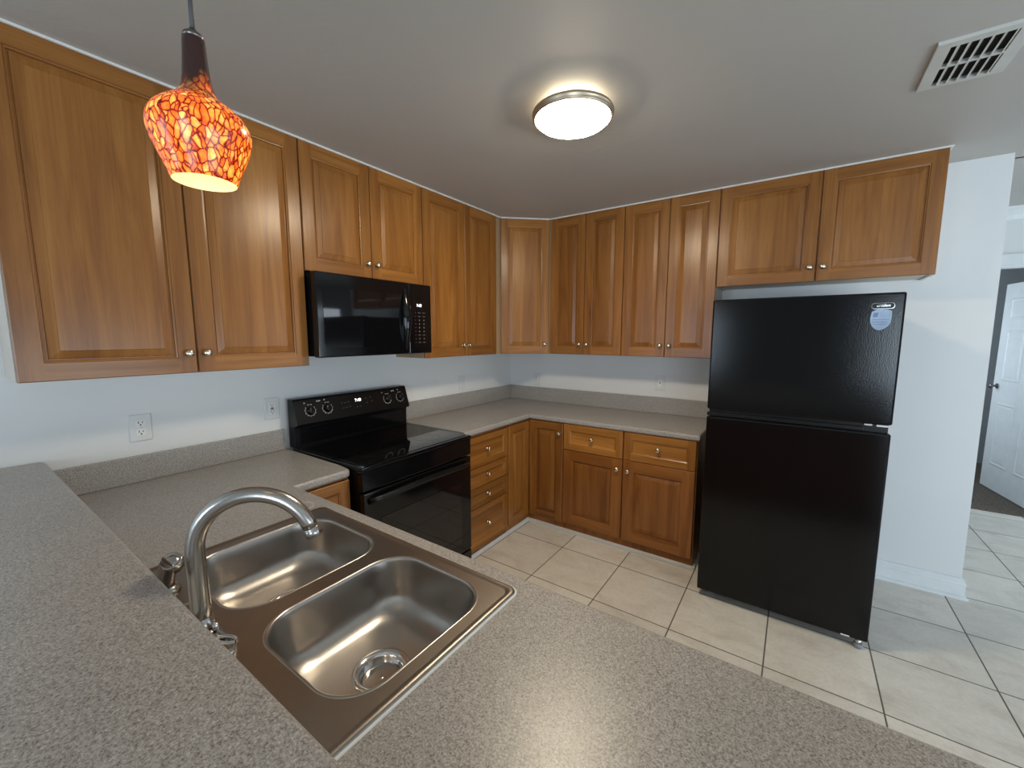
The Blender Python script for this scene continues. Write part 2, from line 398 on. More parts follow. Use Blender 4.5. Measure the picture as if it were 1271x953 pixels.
# baseboard: flat board, stepped cap, shoe
prof = [(0, 0), (-.030, 0), (-.030, .008), (-.024, .018), (-.0165, .022), (-.0165, .083), (-.020, .090), (-.0165, .098), (-.012, .103), (-.012, .112), (-.006, .123), (0, .125)]
mb = MB(); XE = 3.3035
mb.loops([[(2.0, p[0]-.0005, p[1]) for p in prof], [(XE-p[0], p[0]-.0005, p[1]) for p in prof], [(XE-p[0], 1.87, p[1]) for p in prof]], 0, False, True, True)
struct(mb.build('baseboard_back', 'paint_white'))
# quarter round along the base cabinets
q = [(0, 0)]+[(.018*math.cos(a), .026*math.sin(a)) for a in [PI/2*k/6 for k in range(7)]]
mb = MB()
mb.prism([(.6055+p[0], p[1]) for p in q], 'y', -1.44, -.606); mb.prism([(-.6055-p[0], p[1]) for p in q], 'x', .606, 1.932); mb.prism([(1.9155+p[0], p[1]) for p in q], 'y', -.622, -.05)
struct(mb.build('trim_quarter_round', 'trimgrey'))
# the caulked bead between wall cabinets and ceiling
mb = MB()
mb.box(.309, .318, -3.258, -.60, CEIL-.009, CEIL-.0005); mb.box(.628, 2.977, -.318, -.309, CEIL-.009, CEIL-.0005); mb.box(2.977, 2.986, -.318, -.0, CEIL-.009, CEIL-.0005)
b = Vector((.318, -.597)); c = Vector((.625, -.318)); d = Vector((.7, -.7))*.004
mb.prism([(b.x, b.y), (c.x, c.y), (c.x-.012, c.y+.012), (b.x-.012, b.y+.012)], 'z', CEIL-.009, CEIL-.0005)
struct(mb.build('trim_caulk_bead', 'caulk'))

# ------------------------------------------------------------------ cabinet pieces
def door_mb(w, h, f=.062, th=.02, kind='raised', split=None):
    mb = MB()
    def rect(d, y, dz=0): return [(d, y, d), (w-d, y, d), (w-d, y, h-d), (d, y, h-d)]
    def band(a, b, mats):
        for i in range(4):
            j = (i+1) % 4
            mb.poly([a[i], a[j], b[j], b[i]], mats[i])
    o0, o1, o2 = rect(0, 0), rect(0, -th+.003), rect(.003, -th)
    MT = (1, 0, 1, 0)
    mb.poly(o0[::-1], 0); band(o0, o1, MT); band(o1, o2, MT)
    # stiles run full height, rails sit between them
    e = .003
    mb.poly([(e, -th, e), (f, -th, e), (f, -th, h-e), (e, -th, h-e)], 0)
    mb.poly([(w-f, -th, e), (w-e, -th, e), (w-e, -th, h-e), (w-f, -th, h-e)], 0)
    mb.poly([(f, -th, e), (w-f, -th, e), (w-f, -th, f), (f, -th, f)], 1)
    mb.poly([(f, -th, h-f), (w-f, -th, h-f), (w-f, -th, h-e), (f, -th, h-e)], 1)
    a = rect(f, -th)
    if kind == 'raised':
        steps = [(f+.0012, -th+.004), (f+.0075, -th+.005), (f+.009, -th+.0125), (f+.0125, -th+.0125), (f+.0145, -th+.0095), (f+.041, -th+.0035), (f+.042, -th+.0015)]
    else:
        steps = [(f+.004, -th+.003), (f+.008, -th+.004), (f+.012, -th+.0085)]
    for k, (d, y) in enumerate(steps):
        b_ = rect(d, y); band(a, b_, MT if k < 3 else (0, 0, 0, 0)); a = b_
    mb.poly(a, 0 if kind == 'raised' else 1)
    return mb
KNOB = None
def knob(parent, x, y, z):
    global KNOB
    if KNOB is None:
        mb = MB(); mb.lathe([(.0105, 0), (.0105, .002), (.006, .004), (.0052, .012), (.008, .016), (.0145, .019), (.0158, .023), (.0135, .0275), (.007, .0295), (0, .030)], 20, axis='-y')
        KNOB = mb.build('knob', 'knob', parent, (x, y, z))
        return KNOB
    k = KNOB.copy(); k.parent = parent; k.location = (x, y, z); COL.objects.link(k); return k
def add_door(root, x, z, w, h, kx=None, kz=None, name='door', mats=('wood_v', 'wood_h'), y=-.309+.02, **kw):
    d = door_mb(w, h, **kw).build(name, list(mats), root, (x, y, z))
    if kx is not None: knob(d, kx, -.0195, kz)
    return d

UG = 'wall cabinets with raised-panel doors'
def wall_cabinet(label, loc, rz, w, h, doors, depth=.309, side='carcass'):
    r = thing('wall_cabinet', label, 'cabinet', loc, rz, UG)
    bd = depth-.0215; t = .016
    mb = MB()
    mb.box(0, t, -bd, -.001, 0, h); mb.box(w-t, w, -bd, -.001, 0, h); mb.box(t, w-t, -bd, -.001, h-t, h-.001); mb.box(t, w-t, -bd, -.001, .006, .006+t); mb.box(t, w-t, -.008, -.001, .022, h-t)
    mb.box(t, w-t, -bd, -bd+.012, .022, .06); mb.box(w/2-.02, w/2+.02, -bd, -bd+.012, .022, h-t)
    mb.build('body', side, r)
    g = .0022
    for i, (x0, x1, kside) in enumerate(doors):
        dw = x1-x0-2*g; dh = h-.006
        kx = {'r': dw-.030, 'l': .030}[kside]
        add_door(r, x0+g, 0, dw, dh, kx, .083)
    return r
Zt = CEIL-.0015
H = Zt-ZB
wall_cabinet('largest honey-brown wall cabinet at far left, two tall doors, behind the amber pendant', (0, -3.258, ZB), PI/2, .985, H, [(0, .499, 'r'), (.499, .985, 'l')])
wall_cabinet('short two-door brown wall cabinet right above the black microwave', (0, -2.271, 1.897), PI/2, .813, Zt-1.897, [(0, .409, 'r'), (.409, .813, 'l')])
wall_cabinet('tall two-door brown wall cabinet between the microwave and the angled corner cabinet', (0, -1.456, ZB), PI/2, .810, H, [(0, .416, 'r'), (.416, .810, 'l')], side='carcass_tan')
# angled corner unit
r = thing('corner_wall_cabinet', 'angled one-door wall cabinet set across the room corner', 'cabinet', (0, 0, ZB), 0, UG)
A, B = Vector((.3095, -.588, 0)), Vector((.617, -.3095, 0)); ang = math.atan2(B.y-A.y, B.x-A.x); W = (B-A).length
n = Vector((math.sin(ang), -math.cos(ang), 0))
A2, B2 = A-n*.0215, B-n*.0215
mb = MB(); mb.prism([(.001, -.001), (.001, -.6445), (.288, -.6445), (.288, A2.y), (A2.x, A2.y), (B2.x, B2.y), (B2.x, -.288), (.626, -.288), (.626, -.001)], 'z', 0, H); mb.build('body', 'carcass_tan', r)
d = door_mb(W-.004, H-.006, f=.058).build('door', ['wood_v', 'wood_h'], r, A-n*.02+Vector((math.cos(ang), math.sin(ang), 0))*.002, (0, 0, ang)); knob(d, W-.036, -.0195, .083)
wall_cabinet('narrow two-door wall cabinet on the back wall next to the angled corner cabinet', (.628, 0, ZB), 0, .638, H, [(0, .318, 'r'), (.318, .638, 'l')])
wall_cabinet('two-door wall cabinet on the back wall next to the refrigerator, left of its top', (1.267, 0, ZB), 0, .648, H, [(0, .328, 'r'), (.328, .648, 'l')])
wall_cabinet('short wide two-door wall cabinet hung over the black refrigerator', (1.916, 0, 1.8934), 0, 1.061, Zt-1.8934, [(0, .54, 'r'), (.54, 1.061, 'l')])

# ------------------------------------------------------------------ base cabinets
BG = 'base cabinets under the worktops'
BT = ZR-.042
# drawer bank between range and corner
r = thing('drawer_cabinet', 'narrow brown base cabinet of four drawers right of the black range', 'cabinet', (0, -1.435, 0), PI/2, BG)
mb = MB(); mb.box(0, .518, -.604, -.002, .001, BT); mb.build('body', 'wood_vd', r)
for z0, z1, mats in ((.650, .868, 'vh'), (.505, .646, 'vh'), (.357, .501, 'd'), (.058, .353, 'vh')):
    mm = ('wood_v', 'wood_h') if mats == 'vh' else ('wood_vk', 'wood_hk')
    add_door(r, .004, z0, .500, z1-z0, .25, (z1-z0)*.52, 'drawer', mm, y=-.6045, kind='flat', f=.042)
# corner unit, folding door
r = thing('corner_base_cabinet', 'L-shaped brown corner base cabinet with folding door and one knob', 'cabinet', (0, 0, 0), 0, BG)
mb = MB(); mb.prism([(.002, -.002), (.002, -.916), (.604, -.916), (.604, -.604), (.939, -.604), (.939, -.002)], 'z', .001, BT); mb.build('body', 'wood_vd', r)
d = door_mb(.288, .798, f=.055).build('door', ['wood_v', 'wood_h'], r, (.6045, -.914, .073), (0, 0, PI/2))
d = door_mb(.308, .808, f=.058).build('door', ['wood_v', 'wood_h'], r, (.628, -.6045, .073)); knob(d, .278, -.0195, .727)
# two doors, two drawers
r = thing('base_cabinet', 'brown base cabinet with two drawers over two doors, beside the refrigerator', 'cabinet', (.941, 0, 0), 0, BG)
mb = MB(); mb.box(0, .973, -.604, -.002, .001, BT); mb.build('body', 'wood_vd', r)
for x0, x1, ks in ((.002, .476, 'r'), (.486, .966, 'l')):
    w = x1-x0
    add_door(r, x0, .682, w, .205, w/2, .11, 'drawer', ('wood_v', 'wood_l'), y=-.6045, kind='flat', f=.05)
    add_door(r, x0, .078, w, .600, w-.035 if ks == 'r' else .035, .525, 'door', ('wood_vd', 'wood_hd'), y=-.6045, f=.075)
# left of the range
r = thing('drawer_cabinet', 'brown base cabinet with a drawer showing between the sink counter and the range', 'cabinet', (0, -2.552, 0), PI/2, BG)
mb = MB(); mb.box(0, .276, -.604, -.002, .001, ZL-.042); mb.build('body', 'wood_vd', r)
add_door(r, .004, .655, .268, .205, .134, .1, 'drawer', y=-.6045, kind='flat', f=.05)
add_door(r, .004, .075, .268, .575, .235, .5, 'door', y=-.6045, f=.055)
# under the sink, facing the range
r = thing('sink_cabinet', 'brown base cabinet carrying the sink counter below the bar', 'cabinet', (3.1, -3.21, 0), PI, BG)
mb = MB()
for x0, x1 in ((0, .018), (1.2, 1.218), (2.2, 2.218), (2.478, 2.496)): mb.box(x0, x1, -.6, -.002, .001, ZL-.042)
mb.box(.018, 2.478, -.6, -.58, .001, .10); mb.box(.018, 2.478, -.6, -.58, ZL-.07, ZL-.042); mb.box(.018, 2.478, -.57, -.002, .10, .118)
mb.build('body', 'wood_vd', r)
for i in range(4):
    x0 = .01+i*.615
    add_door(r, x0, .078, .610, .775, .575 if i % 2 == 0 else .035, .7, 'door', y=-.6005, f=.07)

# ------------------------------------------------------------------ worktops
def worktop(name, label, loc, xs, ys, inside, z, rings, fronts, splash, round_vert=(), mat=None):
    r = thing(name, label, 'countertop', loc)
    lx, ly, lz = loc
    m = mat or laminate('speckled_laminate_'+name, [(a-lx, b-ly, c) for a, b, c in rings])
    mb = MB(); b2 = mb.cells(xs, ys, inside, z-.04, z)
    bmesh.ops.dissolve_limit(b2, angle_limit=.01, verts=b2.verts, edges=b2.edges)
    ve = [e for e in b2.edges if abs(e.verts[0].co.x-e.verts[1].co.x) < 1e-6 and abs(e.verts[0].co.y-e.verts[1].co.y) < 1e-6 and any(abs(e.verts[0].co.x-a) < 1e-4 and abs(e.verts[0].co.y-b) < 1e-4 for a, b in round_vert)]
    if ve: bmesh.ops.bevel(b2, geom=ve, offset=.028, segments=6, affect='EDGES', profile=.5)
    def on(e):
        c = (e.verts[0].co+e.verts[1].co)/2
        if abs(e.verts[0].co.z-e.verts[1].co.z) > 1e-5: return False
        return any(f(c.x, c.y) for f in fronts) and len(e.link_faces) == 2 and abs(e.link_faces[0].normal.dot(e.link_faces[1].normal)) < .5
    b2.normal_update()
    ed = [e for e in b2.edges if on(e)]
    if ed: bmesh.ops.bevel(b2, geom=ed, offset=.0135, segments=5, affect='EDGES', profile=.5)
    for f in b2.faces: f.smooth = False
    mb.join(b2)
    o = mb.build('slab', m, r, offset=loc)
    for args in splash:
        mb = MB(); mb.box(*args, bev=.003, seg=2); mb.build('backsplash', m, r, offset=loc)
    return r
near = lambda a, b, e=.03: abs(a-b) < e
YP, YB = -2.5495, -3.1908
worktop('worktop', 'grey speckled L-shaped worktop holding the steel sink, lower than the bar', (0, -3.2, ZL-.04),
        [0.001, D, .965, 1.84, 3.2], [-3.2105, -3.188, -2.622, YP, -2.2738],
        lambda x, y: (x < D or y < YP) and not (.965 < x < 1.84 and -3.188 < y < -2.622), ZL,
        [(.872, -2.650, .042)], [lambda x, y: near(x, D) and y > YP-.005, lambda x, y: near(y, YP) and x > D-.005],
        [(.001, .020, -3.2105, -2.285, ZL+.0004, 1.0331)], [(D, -2.2738)])
worktop('worktop', 'grey speckled L-shaped worktop in the back corner, from range to refrigerator', (0, 0, ZR-.04),
        [0.001, D, 1.9256], [-1.435, -D, -.001], lambda x, y: x < D or y > -D, ZR,
        [(.545, -1.187, .036)], [lambda x, y: near(x, D) and y < -D+.005, lambda x, y: near(y, -D) and x > D-.005, lambda x, y: near(x, 1.9256)],
        [(.001, .020, -1.42, -.0205, ZR+.0004, 1.0652), (.001, 1.9256, -.020, -.001, ZR+.0004, 1.0652)])
worktop('bar_top', 'raised grey speckled bar top in the foreground, higher than the sink counter', (0, -3.2, 1.0378),
        [0.001, 3.2], [-3.66, YB], lambda x, y: True, 1.0778, [], [lambda x, y: True], [], [(0.001, YB)], mat=M['laminate_bar'])

# ------------------------------------------------------------------ sink
SX0, SX1, SY0, SY1 = .951, 1.853, -3.2, -2.606
r = thing('kitchen_sink', 'double-bowl stainless steel sink set into the grey counter', 'sink', (1.4, -2.9, ZL))
S0 = (1.4, -2.9, ZL)
def basin_box(i): return (1.0, 1.385, -3.075, -2.652) if i == 0 else (1.437, 1.806, -3.075, -2.652)
mb = MB()
outer = [(0, .0005), (.001, .005), (.005, .0085), (.012, .0085), (.018, .006), (.021, .0045)]
ls = [rrect(SX0+d, SX1-d, SY0+d, SY1-d, .028-d*.4, ZL+z) for d, z in outer]
R = mb.loops(ls, 0, True)
rim = list(R[-1])
edges = [mb.bm.edges.get((rim[i], rim[(i+1) % len(rim)])) for i in range(len(rim))]
for i in (0, 1):
    x0, x1, y0, y1 = basin_box(i)
    q = [mb.bm.verts.new(p) for p in rrect(x0, x1, y0, y1, .098, ZL+.0045, 12)]
    edges += [mb.bm.edges.new((q[k], q[(k+1) % len(q)])) for k in range(len(q))]
res = bmesh.ops.triangle_fill(mb.bm, edges=edges, use_beauty=True, use_dissolve=False)
for g in res['geom']:
    if isinstance(g, bmesh.types.BMFace): g.smooth = False
mb.build('deck', 'deck_steel', r, offset=S0)
for i in (0, 1):
    x0, x1, y0, y1 = basin_box(i)
    cx, cy = (x0+x1)/2, (y0+y1)/2
    if i == 1: cx, cy = 1.626, -2.866
    prof = [(0, .0045, .098), (.001, .0055, .098), (.004, .0055, .098), (.007, .003, .098), (.009, -.004, .098), (.012, -.03, .098), (.016, -.055, .098), (.020, -.081, .098)]
    zb, fr = -.143, .062
    for k in range(1, 9):
        a = PI/2*k/8; prof.append((.020+fr*(1-math.cos(a)), -.081-fr*math.sin(a), .098))
    ls = [rrect(x0+d, x1-d, y0+d, y1-d, max(.03, rr-d*.25), ZL+z, 12) for d, z, rr in prof]
    last = ls[-1]; nn = len(last)
    for k in range(1, 7):
        t = k/6; ring = []
        for p in last:
            a = math.atan2((p[1]-cy), (p[0]-cx)); c = Vector((cx+.054*math.cos(a), cy+.054*math.sin(a)))
            ring.append((p[0]*(1-t)+c.x*t, p[1]*(1-t)+c.y*t, ZL+zb-.006*t))
        ls.append(ring)
    mb = MB(); mb.loops(ls, 0, True)
    b = mb.build('basin', 'sink_steel', r, offset=S0)
    mb = MB(); zf = ZL+zb-.006
    mb.lathe([(.068, .0006), (.067, .003), (.060, .0036), (.054, .001), (.048, -.006), (.046, -.035), (.034, -.040), (.028, -.041)], 40, (cx, cy, zf), cap=False)
    dr = mb.build('drain', 'chrome', b, offset=S0)
    if i == 1:
        mb = MB(); mb.lathe([(.0465, -.020), (.043, -.0185), (.037, -.023), (.033, -.031), (.021, -.033), (.019, -.028), (.014, -.027), (.012, -.034), (.007, -.035), (.007, -.022), (.005, -.019), (0, -.019)], 32, (cx, cy, zf))
        mb.build('strainer', 'nickel', b, offset=S0)
    else:
        mb = MB(); mb.lathe([(.040, -.034), (.040, -.02), (.036, -.016), (.008, -.014), (.007, .004), (.010, .008), (.008, .012), (0, .013)], 32, (cx, cy, zf)); mb.build('strainer', 'chrome', b, offset=S0)
mb = MB(); ls = [rrect(SX0-.0035, SX1+.0035, SY0-.002, SY1+.0035, .03, ZL+.0002), rrect(SX0-.003, SX1+.003, SY0-.002, SY1+.003, .03, ZL+.003), rrect(SX0+.001, SX1-.001, SY0+.001, SY1-.001, .028, ZL+.0035)]
mb.loops(ls, 0, True); mb.build('caulk_line', 'caulk', r, offset=S0)

# ------------------------------------------------------------------ faucet
FX, FY, FZ = 1.36, -3.13, ZL+.0045
F0 = (FX, FY, FZ)
r = thing('faucet', 'brushed nickel gooseneck faucet arching over the left sink bowl', 'faucet', F0)
mb = MB(); sd = rrect
ls = [rrect(1.226, 1.494, -3.156, -3.104, .0259, FZ+z) if d == 0 else rrect(1.226+d, 1.494-d, -3.156+d, -3.104-d, .0259-d, FZ+z) for d, z in ((0, .0005), (0, .006), (.004, .011), (.010, .014), (.014, .0145), (.016, .011))]
mb.loops(ls, 0, True, False, True); mb.build('base_plate', 'nickel', r, offset=F0)
mb = MB(); dirv = Vector((math.sin(PI/4), math.cos(PI/4), 0)); HH, RR = .1855, .12
path = [(FX, FY, FZ+.012), (FX, FY, FZ+.06), (FX, FY, FZ+.12), (FX, FY, FZ+HH)]
for k in range(1, 23):
    a = math.radians(163*k/22); s_ = RR*(1-math.cos(a)); path.append((FX+dirv.x*s_, FY+dirv.y*s_, FZ+HH+RR*math.sin(a)))
rad = [.0192, .0190, .0187, .0184]+[.0180-.0020*k/22 for k in range(22)]
mb.tube(path, rad, 24); sp = mb.build('spout', 'nickel', r, offset=F0)
p1, p0 = Vector(path[-1]), Vector(path[-2]); dv = (p1-p0).normalized()
mb = MB(); mb.tube([p1-dv*.001, p1+dv*.001, p1+dv*.004, p1+dv*.005, p1+dv*.020, p1+dv*.0215], [.0162, .0170, .0170, .0178, .0178, .0162], 24); mb.build('aerator', 'nickel', sp, offset=F0)
mb = MB(); mb.lathe([(.026, .013), (.026, .018), (.0225, .026), (.0195, .034), (.018, .036)], 28, (FX, FY, FZ)); mb.build('collar', 'nickel', r, offset=F0)
mb = MB(); mb.lathe([(.006, 0), (.007, .003), (.0065, .012), (.004, .015), (0, .016)], 16, (1.398, -3.118, FZ+.013)); mb.build('screw_cap', 'chrome', r, offset=F0)
# the loop-ended lever at right
mb = MB(); lp = []
for k in range(25):
    a = 2*PI*k/24; lp.append((1.462+.026*math.cos(a), -3.121+.010*math.sin(a)+.006*math.cos(a), FZ+.019+.004*math.cos(a)))
mb.tube(lp, .0042, 10, cap=False); mb.build('lever_loop', 'chrome', r, offset=F0)

# side handle with ringed cap, left end of the sink deck
HX, HY = 1.118, -3.126
r = thing('side_sprayer', 'dark metal side sprayer with ringed cap behind the sink, left of the faucet', 'sprayer', (HX, HY, FZ))
mb = MB(); mb.lathe([(.027, .0005), (.027, .006), (.022, .012), (.019, .016)], 28); mb.build('holder', 'nickel', r)
mb = MB(); mb.tube([(0, 0, .012), (0, 0, .03), (.002, .003, .052), (.006, .008, .070), (.010, .013, .080)], [.0165, .0175, .0195, .0215, .0225], 24); b = mb.build('head', 'darkmetal', r)
ax = Vector((.55, -.25, .80)).normalized(); rot = Vector((0, 0, 1)).rotation_difference(ax).to_euler()
mb = MB(); mb.lathe([(.0232, -.022), (.0235, .004), (.0215, .009), (.0185, .0095), (.0175, .0075), (.0135, .0075), (.0125, .0095), (.0085, .010), (0, .0085)], 28); mb.build('ring_cap', 'nickel', r, (.010, .012, .076), rot)

# ------------------------------------------------------------------ range
RY0, RY1 = -2.262, -1.452
RW = RY1-RY0
r = thing('range', 'black electric range with smooth glass cooktop and tall control panel', 'stove', (0, RY0, 0), PI/2)
# local: x along the wall, -y towards the room
mb = MB(); mb.box(0, RW, -.66, -.025, .07, .905); mb.box(.02, RW-.02, -.62, -.04, 0.001, .07); mb.build('body', 'black_satin', r)
mb = MB(); mb.box(-.003, RW+.003, -.705, -.06, .905, .926, bev=.007, seg=3)
mb.box(0, RW, -.700, -.66, .80, .9049, bev=.004); ct = mb.build('cooktop', 'black_gloss', r)
mb = MB(); mb.box(.02, RW-.02, -.675, -.125, .9262, .9285, bev=.001); g = mb.build('glass_surface', 'black_glass', ct)
for bx, by, br in ((.21, -.52, .115), (.60, -.52, .085), (.21, -.25, .085), (.60, -.25, .105)):
    mb = MB()
    for rr in (br, br*.94, br*.55):
        ls = [[(bx+q*math.cos(2*PI*k/64), by+q*math.sin(2*PI*k/64), .9287) for k in range(64)] for q in (rr-.0009, rr+.0009)]
        mb.loops(ls, 0, False)
    mb.build('burner', 'burner_print', ct)
# control back panel
mb = MB(); prof = [(-.025, .9265), (-.085, .9265), (-.088, 1.04), (-.094, 1.052), (-.120, 1.056), (-.1225, 1.064), (-.082, 1.196), (-.074, 1.204), (-.025, 1.204)]
mb.prism(prof, 'x', 0.0, RW)
bg = mb.build('back_guard', 'black_satin', r)
mb = MB(); mb.box(.03, RW-.03, -.0905, -.0875, .945, 1.035, bev=.001); mb.build('vent_trim', 'black_gloss', bg)
pa, pb = Vector((0, -.1225, 1.064)), Vector((0, -.082, 1.196)); tilt = math.atan2(pb.y-pa.y, pb.z-pa.z)
def on_panel(x, z, out=0.001):
    t = (z-1.064)/(1.196-1.064); n = Vector((0, -math.cos(tilt), math.sin(tilt)))
    return Vector((x, pa.y+(pb.y-pa.y)*t, z))+n*out
prot = (-tilt, 0, 0)                                            # turns a mesh facing -y onto the sloping panel
DIAL = KN = None
for yk in (-2.172, -2.066, -1.627, -1.519):
    x = yk-RY0; z = 1.132
    if KN is None:
        mb = MB(); mb.lathe([(.024, 0), (.024, .004), (.020, .007), (.0185, .020), (.016, .022), (0, .022)], 28, axis='-y'); mb.box(-.004, .004, -.026, -.020, -.019, .019, bev=.0015); KN = mb.build('control_knob', 'black_satin', bg, on_panel(x, z), prot); kn = KN
        mb = MB(); R0, R1 = .029, .0312
        a0, a1, nn = math.radians(140), math.radians(395), 40
        for k in range(nn):
            a, b = a0+(a1-a0)*k/nn, a0+(a1-a0)*(k+1)/nn
            mb.poly([(R0*math.cos(a), -.0002, R0*math.sin(a)), (R1*math.cos(a), -.0002, R1*math.sin(a)), (R1*math.cos(b), -.0002, R1*math.sin(b)), (R0*math.cos(b), -.0002, R0*math.sin(b))])
        for k in range(9):
            a = a0+(a1-a0)*k/8; d_ = .05
            mb.poly([(q*math.cos(a+s_*d_), -.0002, q*math.sin(a+s_*d_)) for q, s_ in ((.031, -1), (.0355, -1), (.0355, 1), (.031, 1))])
        for xx in (-.006, .010):
            mb.box(xx-.005, xx+.005, -.0003, -.0001, .0335, .038)
        DIAL = mb.build('dial_marks', 'grey_print', bg, on_panel(x, z, .0008), prot)
    else:
        for src, off in ((KN, .001), (DIAL, .0008)):
            c = src.copy(); c.parent = bg; c.location = on_panel(x, z, off); COL.objects.link(c)
for x, z, w, h in ((.147, 1.181, .026, .007), (.063, 1.178, .008, .007), (.186, 1.184, .009, .007), (.690, 1.181, .026, .007), (.600, 1.178, .008, .007), (.735, 1.184, .009, .007)):
    p = on_panel(x, z, .0008); mb = MB(); mb.box(p.x-w/2, p.x+w/2, p.y-.0004, p.y, p.z-h/2, p.z+h/2); mb.build('panel_mark', 'grey_print', bg)
for x, z in ((.295, 1.148), (.318, 1.149), (.341, 1.151), (.300, 1.118), (.323, 1.119), (.346, 1.121), (.466, 1.158), (.505, 1.162), (.470, 1.13), (.512, 1.134), (.395, 1.112), (.42, 1.113)):
    p = on_panel(x, z, .0008); mb = MB(); mb.box(p.x-.006, p.x+.006, p.y-.0004, p.y, p.z-.003, p.z+.003); mb.build('touch_button', 'dim_print', bg)
mb = MB(); mb.box(.365, .445, -.0012, -.0002, -.018, .018); mb.build('display_window', 'black_glass', bg, on_panel(0, 1.152, .0006), prot)
text_mesh('7:40', .026, 'clock_digits', 'digits', bg, on_panel(.408, 1.153, .0026), (PI/2-tilt, 0, 0))
# oven door
mb = MB(); mb.box(.004, RW-.004, -.703, -.661, .16, .790, bev=.006, seg=3); od = mb.build('oven_door', 'black_gloss', r)
mb = MB(); mb.box(.10, RW-.10, -.7055, -.7032, .235, .640, bev=.001); mb.build('window', 'black_glass', od)
mb = MB(); hp = []
for k in range(25):
    t = k/24; x = .03+(RW-.06)*t; o_ = .036*min(1, math.sin(PI*t)**.35 if 0 < t < 1 else 0); hp.append((x, -.704-o_, .748+.016*math.sin(PI*t)))
ls = []
for x, y, z in hp:
    ls.append([(x, y-.011*math.cos(a), z+.016*math.sin(a)) for a in [2*PI*k/14 for k in range(14)]])
mb.loops(ls, 0, True, True, True); mb.build('handle', 'black_satin', od)
mb = MB(); mb.box(.004, RW-.004, -.703, -.661, .062, .154, bev=.005, seg=2); mb.build('drawer', 'black_gloss', r)

# ------------------------------------------------------------------ microwave
MY0, MY1 = -2.272, -1.484
MW = MY1-MY0; MZ0, MZ1 = 1.452, 1.889
r = thing('microwave', 'black over-the-range microwave fixed under the short wall cabinet', 'microwave', (0, MY0, MZ0), PI/2)
mh = MZ1-MZ0
mb = MB(); mb.box(.012, MW-.036, -.352, -.002, .004, mh, bev=.003); mb.build('body', 'black_satin', r)
dw = .600
mb = MB(); mb.box(0, dw, -.398, -.354, 0, mh, bev=.006, seg=3); md = mb.build('door', 'black_gloss', r)
mb = MB(); mb.box(.035, dw-.045, -.3992, -.3972, .05, mh-.075, bev=.001); mb.build('window', 'black_glass', md)
mb = MB(); ls = []
for k in range(29):
    t = k/28; sn = math.sin(PI*t); z = .018+(mh-.05)*t; hw = .005+.030*sn**.8; o_ = .002+.040*sn
    cx = dw-.030
    ls.append([(cx-hw, -.397, z), (cx-hw*.75, -.398-o_*.75, z), (cx, -.400-o_, z), (cx+hw*.75, -.398-o_*.8, z), (cx+hw, -.397, z)])
mb.loops(ls, 0, True, True, True); mb.build('handle', 'black_gloss', md)
mb = MB(); mb.box(dw+.002, MW, -.398, -.354, 0, mh, bev=.005, seg=3); cp = mb.build('control_panel', 'black_gloss', r)
mb = MB(); mb.box(dw+.04, dw+.125, -.3990, -.3975, .275, .330, bev=.0005); mb.build('display_window', 'black_glass', cp)
text_mesh('7:40', .024, 'clock_digits', 'digits', cp, (dw+.083, -.3998, .303), (PI/2, 0, 0))
mb = MB(); mb.box(dw+.163, dw+.167, -.3995, -.3975, .04, .36); mb.build('edge_strip', 'black_satin', cp)
rows = 9
KP = simple('keypad_printing', (.16, .15, .14), .4)
for k in range(rows):
    z = .258-k*.0235
    for j, (w) in enumerate((.006, .022, .022)):
        x = dw+.052+(0, .032, .070)[j]
        hgt = .003
        if k in (2, 3, 4, 5, 7) and j: w, hgt = .007, .009
        mb = MB(); mb.box(x-w/2, x+w/2, -.3988, -.3975, z-hgt/2, z+hgt/2); mb.build('key', KP, cp)

# ------------------------------------------------------------------ refrigerator
FX0, FX1 = 1.995, 2.787
r = thing('refrigerator', 'tall black top-freezer refrigerator standing against the back wall', 'refrigerator', (FX0, 0, 0))
fw = FX1-FX0
mb = MB(); mb.box(.004, fw-.004, -.815, -.06, .045, 1.755, bev=.006); bd = mb.build('body', 'black_satin', r)
mb = MB(); mb.box(0, fw, -.880, -.820, 1.150, 1.764, bev=.009, seg=3); fd = mb.build('freezer_door', 'fridge', r)
mb = MB(); mb.box(0, fw, -.880, -.820, .046, 1.108, bev=.009, seg=3); rd = mb.build('fridge_door', 'fridge', r)
mb = MB(); mb.box(.01, fw-.01, -.855, -.816, 1.109, 1.149); mb.box(.0, fw-.10, -.872, -.856, 1.112, 1.132, bev=.003); mb.build('handle_recess', 'black_satin', r)
mb = MB(); mb.box(fw-.10, fw-.07, -.872, -.820, 1.1405, 1.148, bev=.002); mb.box(fw-.055, fw-.012, -.872, -.820, 1.1385, 1.148, bev=.002); mb.build('hinge', 'white_plastic', r)
for fx, fy in ((.06, -.80), (fw-.035, -.862)):
    mb = MB(); mb.lathe([(.017, .001), (.020, .004), (.020, .020), (.017, .023)], 20, (fx, fy, 0)); f = mb.build('foot', 'foot', r)
    mb = MB(); mb.lathe([(.013, .020), (.013, .046)], 16, (fx, fy, 0)); mb.build('bolt', 'chrome', f)
mb = MB(); mb.box(.09, fw-.07, -.80, -.78, .012, .046, bev=.002); mb.build('under_fridge_shade', 'black_dark', r)  # black strip standing in for the dark shadow beneath the refrigerator
for fx in (.06, fw-.06):
    mb = MB(); mb.lathe([(.017, .001), (.020, .004), (.020, .046)], 16, (fx, -.12, 0)); mb.build('foot', 'foot', r)
mb = MB(); mb.box(fw-.108, fw-.072, -.8835, -.8805, .050, .057, bev=.0015); mb.build('hinge_cap', 'white_plastic', rd)
